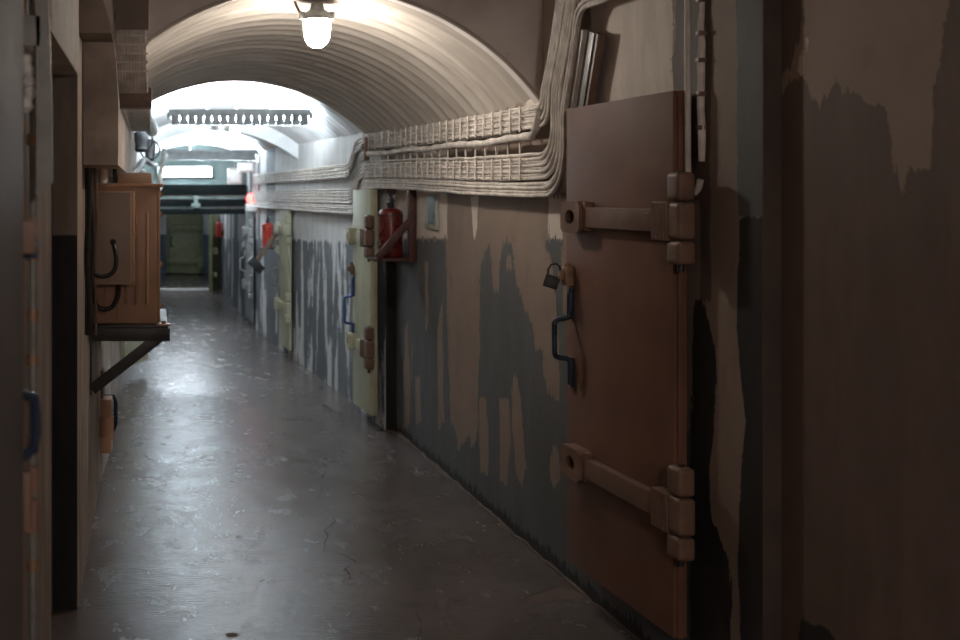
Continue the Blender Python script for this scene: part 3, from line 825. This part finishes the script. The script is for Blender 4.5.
def fluor(label, c, L, group, tubes=True, ceil=2.3, slot=True, tm='tube'):
    r = thing('fluorescent_fixture', label, 'lamp', tuple(c)); o = tuple(c); c = Vector(c); h = L/2
    b = MB(o); b.box(c.x-h, c.x+h, c.y-.075, c.y+.075, c.z, c.z+.012, .003)
    b.box(c.x-h, c.x+h, c.y-.080, c.y-.072, c.z, c.z+.044, .002); b.box(c.x-h, c.x+h, c.y+.072, c.y+.080, c.z, c.z+.014, .002)
    b.build('tray', M['greysteel'], r)
    for s in (-1, 1): MB(o).box(c.x+s*h-.012, c.x+s*h+.012, c.y-.082, c.y+.082, c.z-.02, c.z+.022, .005).build('end_cap', M['greysteel'], r)
    lv = MB(o); n = 17
    for k in range(n):
        x = c.x-h+.05+(L-.1)*k/(n-1); lv.box(x-.0275, x+.0275, c.y-.078, c.y-.074, c.z-.068, c.z, .001, 1); lv.box(x-.0275, x+.0275, c.y+.074, c.y+.078, c.z-.068, c.z, .001, 1)
        lv.box(x-.002, x+.002, c.y-.076, c.y+.076, c.z-.066, c.z, 0)
    lv.build('louvre', M['greysteel'], r)
    for s in (-1, 1):
        if tubes: MB(o).cyl((c.x-h+.02, c.y+s*.04, c.z+.027), (c.x+h-.02, c.y+s*.04, c.z+.027), .0125, 12).build('tube', M[tm], r)
    if slot: MB(o).cyl((c.x-h+.03, c.y, c.z-.018), (c.x+h-.03, c.y, c.z-.018), .012, 12).build('tube', M['tube_slot'], r)
    for s in (-.45, .45): MB(o).cyl((c.x+s*h, c.y, c.z+.01), (c.x+s*h, c.y, ceil), .008, 8).build('stem', M['greysteel'], r)
    return r
fluor('nearest fluorescent fixture with comb louvre hanging across the white vault', at(239,116,8.2), 1.03, None, ceil=2.31)
fluor('second fluorescent fixture with louvre, hanging behind the nearest one', at(211,154,11.9), .98, None, ceil=2.2, tm='tube_mid')
tl = thing('tube_lamp', 'short bare lit fluorescent tube above the dark gate beams', 'lamp', tuple(at(185,172,13.4))); o_ = tuple(at(185,172,13.4)); c = Vector(o_)
MB(o_).cyl(c-Vector((.31,0,0)), c+Vector((.31,0,0)), .055, 16).build('diffuser', M['tube_low'], tl)
MB(o_).box(c.x-.33, c.x+.33, c.y+.03, c.y+.11, c.z-.06, c.z+.075, .01).build('housing', M['greysteel'], tl)
# lamp beyond the gate
c = Vector((.40,17.0,2.13)); tl = thing('tube_lamp', 'fluorescent lamp beyond the gate above the far floor', 'lamp', tuple(c)); o_ = tuple(c)
MB(o_).cyl(c-Vector((.5,0,0)), c+Vector((.5,0,0)), .03, 12).build('diffuser', M['tube_far'], tl)
MB(o_).box(c.x-.52, c.x+.52, c.y-.05, c.y+.05, c.z+.03, c.z+.072, .01).build('housing', M['greysteel'], tl)
# red signal lamp
rc = at(251,199,12.55); rl = thing('signal_lamp', 'round glowing red signal lamp high on the right wall beside the gate', 'lamp', tuple(rc)); o_ = tuple(rc)
MB(o_).lathe(rc, [(.0,-.052),(.03,-.044),(.05,-.018),(.053,.012),(.04,.045),(.018,.06),(.001,.064)], 20).build('lens', M['redlamp'], rl)
MB(o_).box(rc.x-.065, rc.x+.075, rc.y-.05, rc.y+.05, rc.z-.135, rc.z-.05, .008).build('base', M['white'], rl)
MB(o_).box(rc.x-.02, XR(12.55), rc.y-.02, rc.y+.02, rc.z-.11, rc.z-.075, .004).build('arm', M['white'], rl)

# ------------------------------------------------------------------ extinguishers on bracket shelves
def extinguisher(label, foot, h, rad, mat, hose=True, arm=1):
    r = thing('fire_extinguisher', label, 'fire extinguisher', tuple(foot)); o = tuple(foot); f = Vector(foot)
    MB(o).lathe(f, [(rad*.86,0),(rad*.97,.012),(rad,.03),(rad,h*.80),(rad*.96,h*.85),(rad*.8,h*.895),(rad*.5,h*.925),(rad*.28,h*.94)], 26).build('cylinder', mat, r)
    v = MB(o); v.lathe(f+Vector((0,0,h*.935)), [(rad*.27,0),(rad*.30,.01),(rad*.30,h*.09),(rad*.16,h*.11)], 14)
    vl = v.build('valve', M['black'], r)
    lv = MB(o); z = f.z+h*1.02
    lv.obox((f.x-.0, f.y-.02, z+.018), (.012,0,0), (0,.045,.010), (0,0,.003)); lv.obox((f.x, f.y-.02, z+.036), (.011,0,0), (0,.045,.022), (0,0,.003))
    lv.build('lever', M['black'], vl)
    MB(o).tube([f+Vector(p) for p in [(0,0,h*1.0),(.008,-.01,h*1.09),(.02,-.01,h*1.16),(.03,-.01,h*1.18)]], .0035, 6).build('wire_loop', M['palesteel'], r)
    MB(o).lathe(f+Vector((0,0,h*.80)), [(rad*1.012,-.006),(rad*1.02,0),(rad*1.012,.006)], 26).build('band', M['darkred'] if mat is M['red'] else mat, r)
    return r
# near extinguisher and its red steel bracket on the wall step
ef = at(390.5, 257.5, 6.72); 
extinguisher('dark red fire extinguisher on a bracket shelf by the cream door', ef, .318, .074, M['red'])
bs = thing('extinguisher_bracket', 'oxide red steel bracket shelf holding the nearer fire extinguisher', 'bracket', (ef.x, ef.y, ef.z-.02)); o_ = (ef.x, ef.y, ef.z-.02)
xw = XR(6.72)
MB(o_).box(ef.x-.115, xw-.001, ef.y-.10, ef.y+.10, ef.z-.020, ef.z-.001, .002).build('shelf', M['darkred'], bs)
MB(o_).box(xw-.045, xw-.001, ef.y-.12, ef.y-.075, ef.z-.02, ef.z+.42, .003).build('post', M['darkred'], bs)
a_, b_ = Vector((xw-.03, ef.y-.115, ef.z+.23)), Vector((ef.x-.105, ef.y-.115, ef.z+.0)); d_ = (b_-a_); nrm = Vector((-d_.z,0,d_.x)).normalized()
MB(o_).obox((a_+b_)/2, d_/2, (0,.004,0), nrm*.022, .002).build('strut', M['darkred'], bs)
# far extinguisher
ef = at(267.5, 247, 10.95)
extinguisher('bright red fire extinguisher further along, beside the yellowish door', ef, .255, .053, M['redbright'])
xw = XR(10.95); bs = thing('extinguisher_bracket', 'dark slanting steel bracket under the bright red far extinguisher', 'bracket', (ef.x, ef.y, ef.z-.02)); o_ = (ef.x, ef.y, ef.z-.02)
MB(o_).box(ef.x-.07, xw, ef.y-.07, ef.y+.07, ef.z-.018, ef.z-.001, .002).build('shelf', M['blacksteel'], bs)
a_, b_ = at(278,232,10.85), at(253,266,10.85); d_ = b_-a_; nrm = Vector((-d_.z,0,d_.x)).normalized()
MB(o_).obox((a_+b_)/2, d_/2, (0,.006,0), nrm*.022, .002).build('strut', M['brownhinge'], bs)
c = at(256,265,10.85); MB(o_).obox(c, (.06,0,-.06), (0,.05,0), (.03,0,.03), .01).build('foot_block', M['black'], bs)
# farthest extinguisher by the open olive leaf
ef = at(221, 237, 16.7); ef.x = 1.0
extinguisher('tiny red fire extinguisher hanging at the open olive door leaf', ef, .24, .05, M['redbright'])
MBk = MB(tuple(ef)).box(ef.x-.03, XR(16.7), ef.y+.03, ef.y+.07, ef.z+.02, ef.z+.1, .004)
tag(MBk.build('wall_hook', M['blacksteel']), 'dark hook plate behind the tiny farthest extinguisher', 'hook')

# plaque beside the nearer extinguisher
pc = at(433, 210.5, 0); Yp = PB[0]/((433-VX)/F - PB[1]); zc = EYE-(210.5-VY)*Yp/F
pq = thing('wall_plaque', 'small framed teal plaque on the right wall under the cable band', 'plaque', (XR(Yp), Yp, zc-.09)); o_ = (XR(Yp), Yp, zc-.09)
xw = XR(Yp)-.001
MB(o_).box(xw-.012, xw, Yp-.125, Yp+.125, zc-.105, zc+.095, .003).build('frame', M['plaque'], pq)
MB(o_).box(xw-.017, xw-.012, Yp-.10, Yp+.045, zc-.075, zc+.080, .001).build('face', M['teal'], pq)

# ------------------------------------------------------------------ left cabinet group
cb = thing('electrical_cabinet', 'ochre steel electrical cabinet with pressed ribs on the left wall shelf', 'cabinet', (-.1, 5.2, .93)); o_ = (-.1,5.2,.93)
MB(o_).box(-.262, .022, 4.92, 5.55, .934, 1.548, .008).build('body', M['orange'], cb)
lip = MB(o_); lip.box(-.266, .050, 4.905, 5.57, 1.535, 1.550, .004); lip.build('top_lip', M['orange'], cb)
rb = MB(o_)
for x in (126, 136, 147):
    q = at(x, 0, 4.92).x; rb.tube([(q,4.918,1.02),(q,4.913,1.04),(q,4.913,1.40),(q,4.918,1.42)], .006, 8)
for x in (105, 117): 
    q = at(x,0,4.92).x; rb.tube([(q,4.918,.96),(q,4.913,.98),(q,4.913,1.10),(q,4.918,1.12)], .005, 8)
rb.build('pressed_rib', M['orange'], cb)
dr = MB(o_).box(.022, .036, 4.925, 5.545, .945, 1.535, .004).build('door', M['orange'], cb)
for z in (1.51, 1.42, 1.20, 1.02): MB(o_).cyl((.034,4.95,z-.012),(.046,4.95,z+.0), .010, 10).build('screw', M['brass'], dr)
MB(o_).box(at(118,0,5.0).x, .0, 5.02, 5.40, 1.551, 1.60, .006).build('top_hood', M['greybrown'], cb)
MB(o_).box(at(132.5,0,4.9).x, at(135,0,4.9).x, 4.895, 4.915, 1.10, 1.53, .002).build('seam_strip', M['orange'], cb)
sx = thing('junction_box', 'taupe metal junction box fixed on the near side of the ochre cabinet', 'box', (-.17,4.8,1.12)); o_ = (-.17,4.8,1.12)
x0, x1 = at(92,0,4.74).x, at(131,0,4.74).x
MB(o_).box(x0, x1, 4.74, 4.90, 1.12, 1.512, .004).build('body', M['greybrown'], sx)
MB(o_).box(x0+.002, x1+.012, 4.775, 4.89, 1.125, 1.515, .004).build('lid_flange', M['orange'], sx)
for z in (1.46,1.33,1.2): MB(o_).cyl((x1+.014,4.80,z-.008),(x1+.014,4.80,z+.008), .006, 10).build('screw', M['brass'], sx)
q = at(113,242,4.74); MB(o_).lathe(q + Vector((0,.002,0)), [(.011,0),(.013,-.0),(.013,.006),(.009,.012)], 16, (0,-1,0)).build('grommet', M['black'], sx)
def bez(pts, n=12):
    P = [Vector(p) for p in pts]; P = [P[0]*2-P[1]] + P + [P[-1]*2-P[-2]]; out = []
    for a, b_, c_, d_ in zip(P, P[1:], P[2:], P[3:]):
        for k in range(n):
            t = k/n; out.append(.5*((2*b_) + (c_-a)*t + (2*a-5*b_+4*c_-d_)*t*t + (3*b_-a-3*c_+d_)*t**3))
    out.append(P[-2]); return out
cbl = MB(tuple(q)).tube(bez([at(113,242,4.738), at(115,250,4.71), at(116.5,260,4.70), at(114,271,4.70), at(106,276,4.70), at(97,275,4.70), at(91,268,4.70), at(88,255,4.70), at(85,240,4.72)]), .0085, 10)
tag(cbl.build('cable', M['black']), 'black cable looping out of the taupe junction box', 'cable')
cbl = MB(tuple(at(108,300,4.80))).tube(bez([at(119,285,4.82), at(118,297,4.80), at(112,307,4.80), at(103,309,4.80), at(96,304,4.80), at(94,292,4.80), at(95,284.5,4.82)]), .0095, 10)
tag(cbl.build('cable', M['black']), 'black cable loop hanging below the taupe junction box', 'cable')
labs = ['thickest black cable running down the left wall beside the junction box', 'thin black cable nearest the camera on the left wall by the junction box', 'middle black cable on the left wall behind the junction box', 'wavy brown-black cable touching the left edge of the cabinet shelf']
for k, (x, rr) in enumerate(((88,.011),(83.5,.007),(91.5,.009),(95,.006))):
    Y = 4.42+.1*k
    p = [at(x + 1.2*math.sin(k*2+j*1.3), yy, Y) for j, yy in enumerate((168,190,215,240,265,290,315,335))]
    for v in p: v.x = max(v.x, XL+rr-.001)
    tag(MB(tuple(p[-1])).tube(bez(p, 5), rr, 8).build('cable', M['black'] if k < 3 else M['brownhinge']), labs[k], 'cable', 'black cables down the left wall')
# shelf bracket
sf = thing('wall_shelf_bracket', 'black angle-iron triangular bracket shelf carrying the ochre cabinet', 'bracket', (-.2,4.95,.9)); o_ = (-.2,4.95,.9)
MB(o_).box(-.268, .070, 4.86, 5.60, .922, .932, .002).build('shelf_plate', M['blacksteel'], sf)
for Y in (4.86, 5.50):
    MB(o_).box(-.268, .078, Y, Y+.008, .865 if Y < 5 else .88, .922, .002).build('arm', M['blacksteel'], sf)
    if Y > 5: continue
    a_, b_ = Vector((.060, Y, .905)), Vector((-.262, Y, .655)); d_ = b_-a_; nn = Vector((-d_.z,0,d_.x)).normalized()
    MB(o_).obox((a_+b_)/2+Vector((0,.004,0)), d_/2, (0,.004,0), nn*.024, .002).build('strut', M['blacksteel'], sf)
    MB(o_).box(-.269, -.262, Y-.002, Y+.05, .63, .93, .002).build('wall_leg', M['blacksteel'], sf)
tb = MB(o_); tb.cyl((.052,4.88,.934),(.052,4.88,.952), .010, 8); tb.box(.02,.08,4.858,4.90,.932,.940,.002); tb.build('bolt', M['brass'], sf)
# short pipes between beam and cabinet
for (x, rr, m, lab) in ((104,.020,'white','white vertical pipe between the plaster beam and the ochre cabinet'), (115,.010,'black','black pipe right of the white pipe above the ochre cabinet')):
    X = at(x,0,5.05).x; tag(MB((X,5.05,1.55)).cyl((X,5.05,1.553),(X,5.05,1.625), rr, 14).build('pipe', M[m]), lab, 'pipe')

# cable band on the left, dropping at the arch and running on along the vault
lc = thing('cable_band', 'grey cable band dropping at the left side of the arch and running down the corridor', 'cables', (-.08,4.55,1.9)); o_ = (-.08,4.55,1.9)
for i in range(10):
    x = -.135 + i*.0122
    p = [(x-.01,4.50,2.83),(x-.01,4.50,2.5),(x-.006,4.505,2.2),(x-.003,4.52,2.08),(x,4.55,1.98),(x+.004,4.62,1.915),(x+.01,4.80,1.90),(x+.012,5.4,1.91),(x+.012,6.9,1.905),(x+.012,7.25,1.94),(x+.012,7.36,2.12)]
    MB(o_).tube(bez(p, 5), .0068, 7).build('cable', M['cable'], lc)
for z in (2.14,2.105,2.07,2.035,2.0): MB(o_).box(-.142,-.016,4.500+.0*(2.14-z)+ (2.14-z)*.28-.012,4.500+(2.14-z)*.28-.009,z-.004,z+.004).build('clip_strip', M['clip'], lc)
MB(o_).box(-.146,-.012,4.478,4.53,2.165,2.84,.004).build('cover_duct', M['haunch'], lc)
MB(o_).box(-.15,-.0,4.60,4.72,1.86,1.945,.010).build('clamp', M['brownhinge'], lc)
# dark fittings and white lagged elbows along the left side under the vault
fl_ = [(141,140,8.6,.045,'black','black valve body clustered on the left wall under the white vault'), (150,150,9.3,.040,'black','second black valve body beyond the first on the left wall')]
for x, y, Y, rr, m, lab in fl_:
    c = at(x, y, Y); t = thing('valve', lab, 'valve', tuple(c)); o = tuple(c)
    MB(o).lathe(c - Vector((0,0,.09)), [(rr*.6,0),(rr*1.2,.02),(rr,.05),(rr*1.25,.10),(rr*1.2,.14),(rr*.5,.18)], 16).build('body', M[m], t)
    MB(o).tube([c+Vector((rr*2*math.cos(a), -.02, rr*2*math.sin(a))) for a in [2*PI*k/16 for k in range(16)]], .008, 8, closed=True).build('hand_wheel', M[m], t)
    MB(o).cyl((XL, Y, c.z), c, .02, 10).build('stub_pipe', M[m], t)
for k, (p, rr, m, lab) in enumerate([
    ([at(118,112,7.6),at(136,114,7.6),at(144,118,7.7),at(150,126,8.0),at(152,130,8.3)], .05, 'rag', 'white lagged pipe elbow high on the left under the vault'),
    ([at(128,178,7.6),at(139,168,8.0),at(144,160,8.6),at(151,164,9.2),at(156,163,11)], .022, 'greysteel', 'grey steel pipe climbing along the left wall behind the cabinet'),
    ([Vector((XL-.01,9.5,at(157,190,9.5).z)),at(157,190,9.5),at(160,178,9.8),at(161,170,10.1),at(163,163,10.6),at(164,150,10.8)], .022, 'palesteel', 'pale thin pipe beside the black valves on the left'),
    ([Vector((XL-.01,8.4,at(141,170,8.4).z)), at(141,170,8.4),at(146,178,8.6),at(148,186,8.8),at(148,196,9.0)], .016, 'white', 'short white pipe bending down above the cabinet top')]):
    tag(MB(tuple(p[0])).tube(bez(p, 6), rr, 10).build('pipe', M[m]), lab, 'pipe')
# pale boxes high on the right before the gate
for x0, x1, y0, y1, Y, lab in ((228,242,168,184,13.0,'pale control box hanging left of the red signal lamp'), (238,254,162,172,12.7,'pale tilted box under the vault above the red signal lamp')):
    a_, b_ = at(x0,y1,Y), at(x1,y0,Y); c = (a_+b_)/2
    t = thing('control_box', lab, 'box', (c.x, Y, a_.z)); o = (c.x, Y, a_.z)
    MB(o).box(a_.x, b_.x, Y, Y+.12, a_.z, b_.z, .01).build('body', M['palesteel'], t)
    MB(o).box(a_.x+.02, b_.x-.02, Y-.008, Y, a_.z+.02, b_.z-.02, .003).build('lid', M['white'], t)
    MB(o).cyl((c.x, Y+.06, b_.z), (c.x, Y+.06, 2.12), .008, 8).build('hanger', M['greysteel'], t)

# unseen fill lamp added behind the viewpoint for the frontal light
c = Vector((.55,-1.5,2.05)); t = thing('fill_lamp', 'unseen fill lamp added behind the viewpoint', 'lamp', tuple(c))
MB(tuple(c)).lathe(c, [(.0,-.12),(.09,-.10),(.15,-.02),(.15,.04)], 24).build('fill_dome', emit('fill_dome_glow', (1,.88,.80), 150.0), t)
MB(tuple(c)).lathe(c+Vector((0,0,.04)), [(.17,0),(.17,.03),(.03,.05),(.02,.79)], 24).build('base', M['greysteel'], t)

# ------------------------------------------------------------------ world, camera, render look
w = bpy.data.worlds.new('World'); bpy.context.scene.world = w; w.use_nodes = True
w.node_tree.nodes['Background'].inputs[0].default_value = (.02,.02,.022,1); w.node_tree.nodes['Background'].inputs[1].default_value = 1
cd = bpy.data.cameras.new('camera'); cam = bpy.data.objects.new('camera', cd); C.objects.link(cam)
cam.location = (0,0,EYE); cam.rotation_euler = (PI/2,0,0)
cd.sensor_width = 36; cd.lens = F*36/960
cd.shift_x = (480-VX)/960; cd.shift_y = -(320-VY)/960
cd.clip_start = .05
cd.dof.use_dof = True; cd.dof.focus_distance = 4.3; cd.dof.aperture_fstop = 3.2
sc = bpy.context.scene; sc.camera = cam
sc.view_settings.view_transform = 'Standard'; sc.view_settings.look = 'None'; sc.view_settings.exposure = 0.0; sc.view_settings.gamma = 1
sc.cycles.use_denoising = True
sc.cycles.max_bounces = 8; sc.cycles.diffuse_bounces = 5
sc.cycles.sample_clamp_indirect = 6
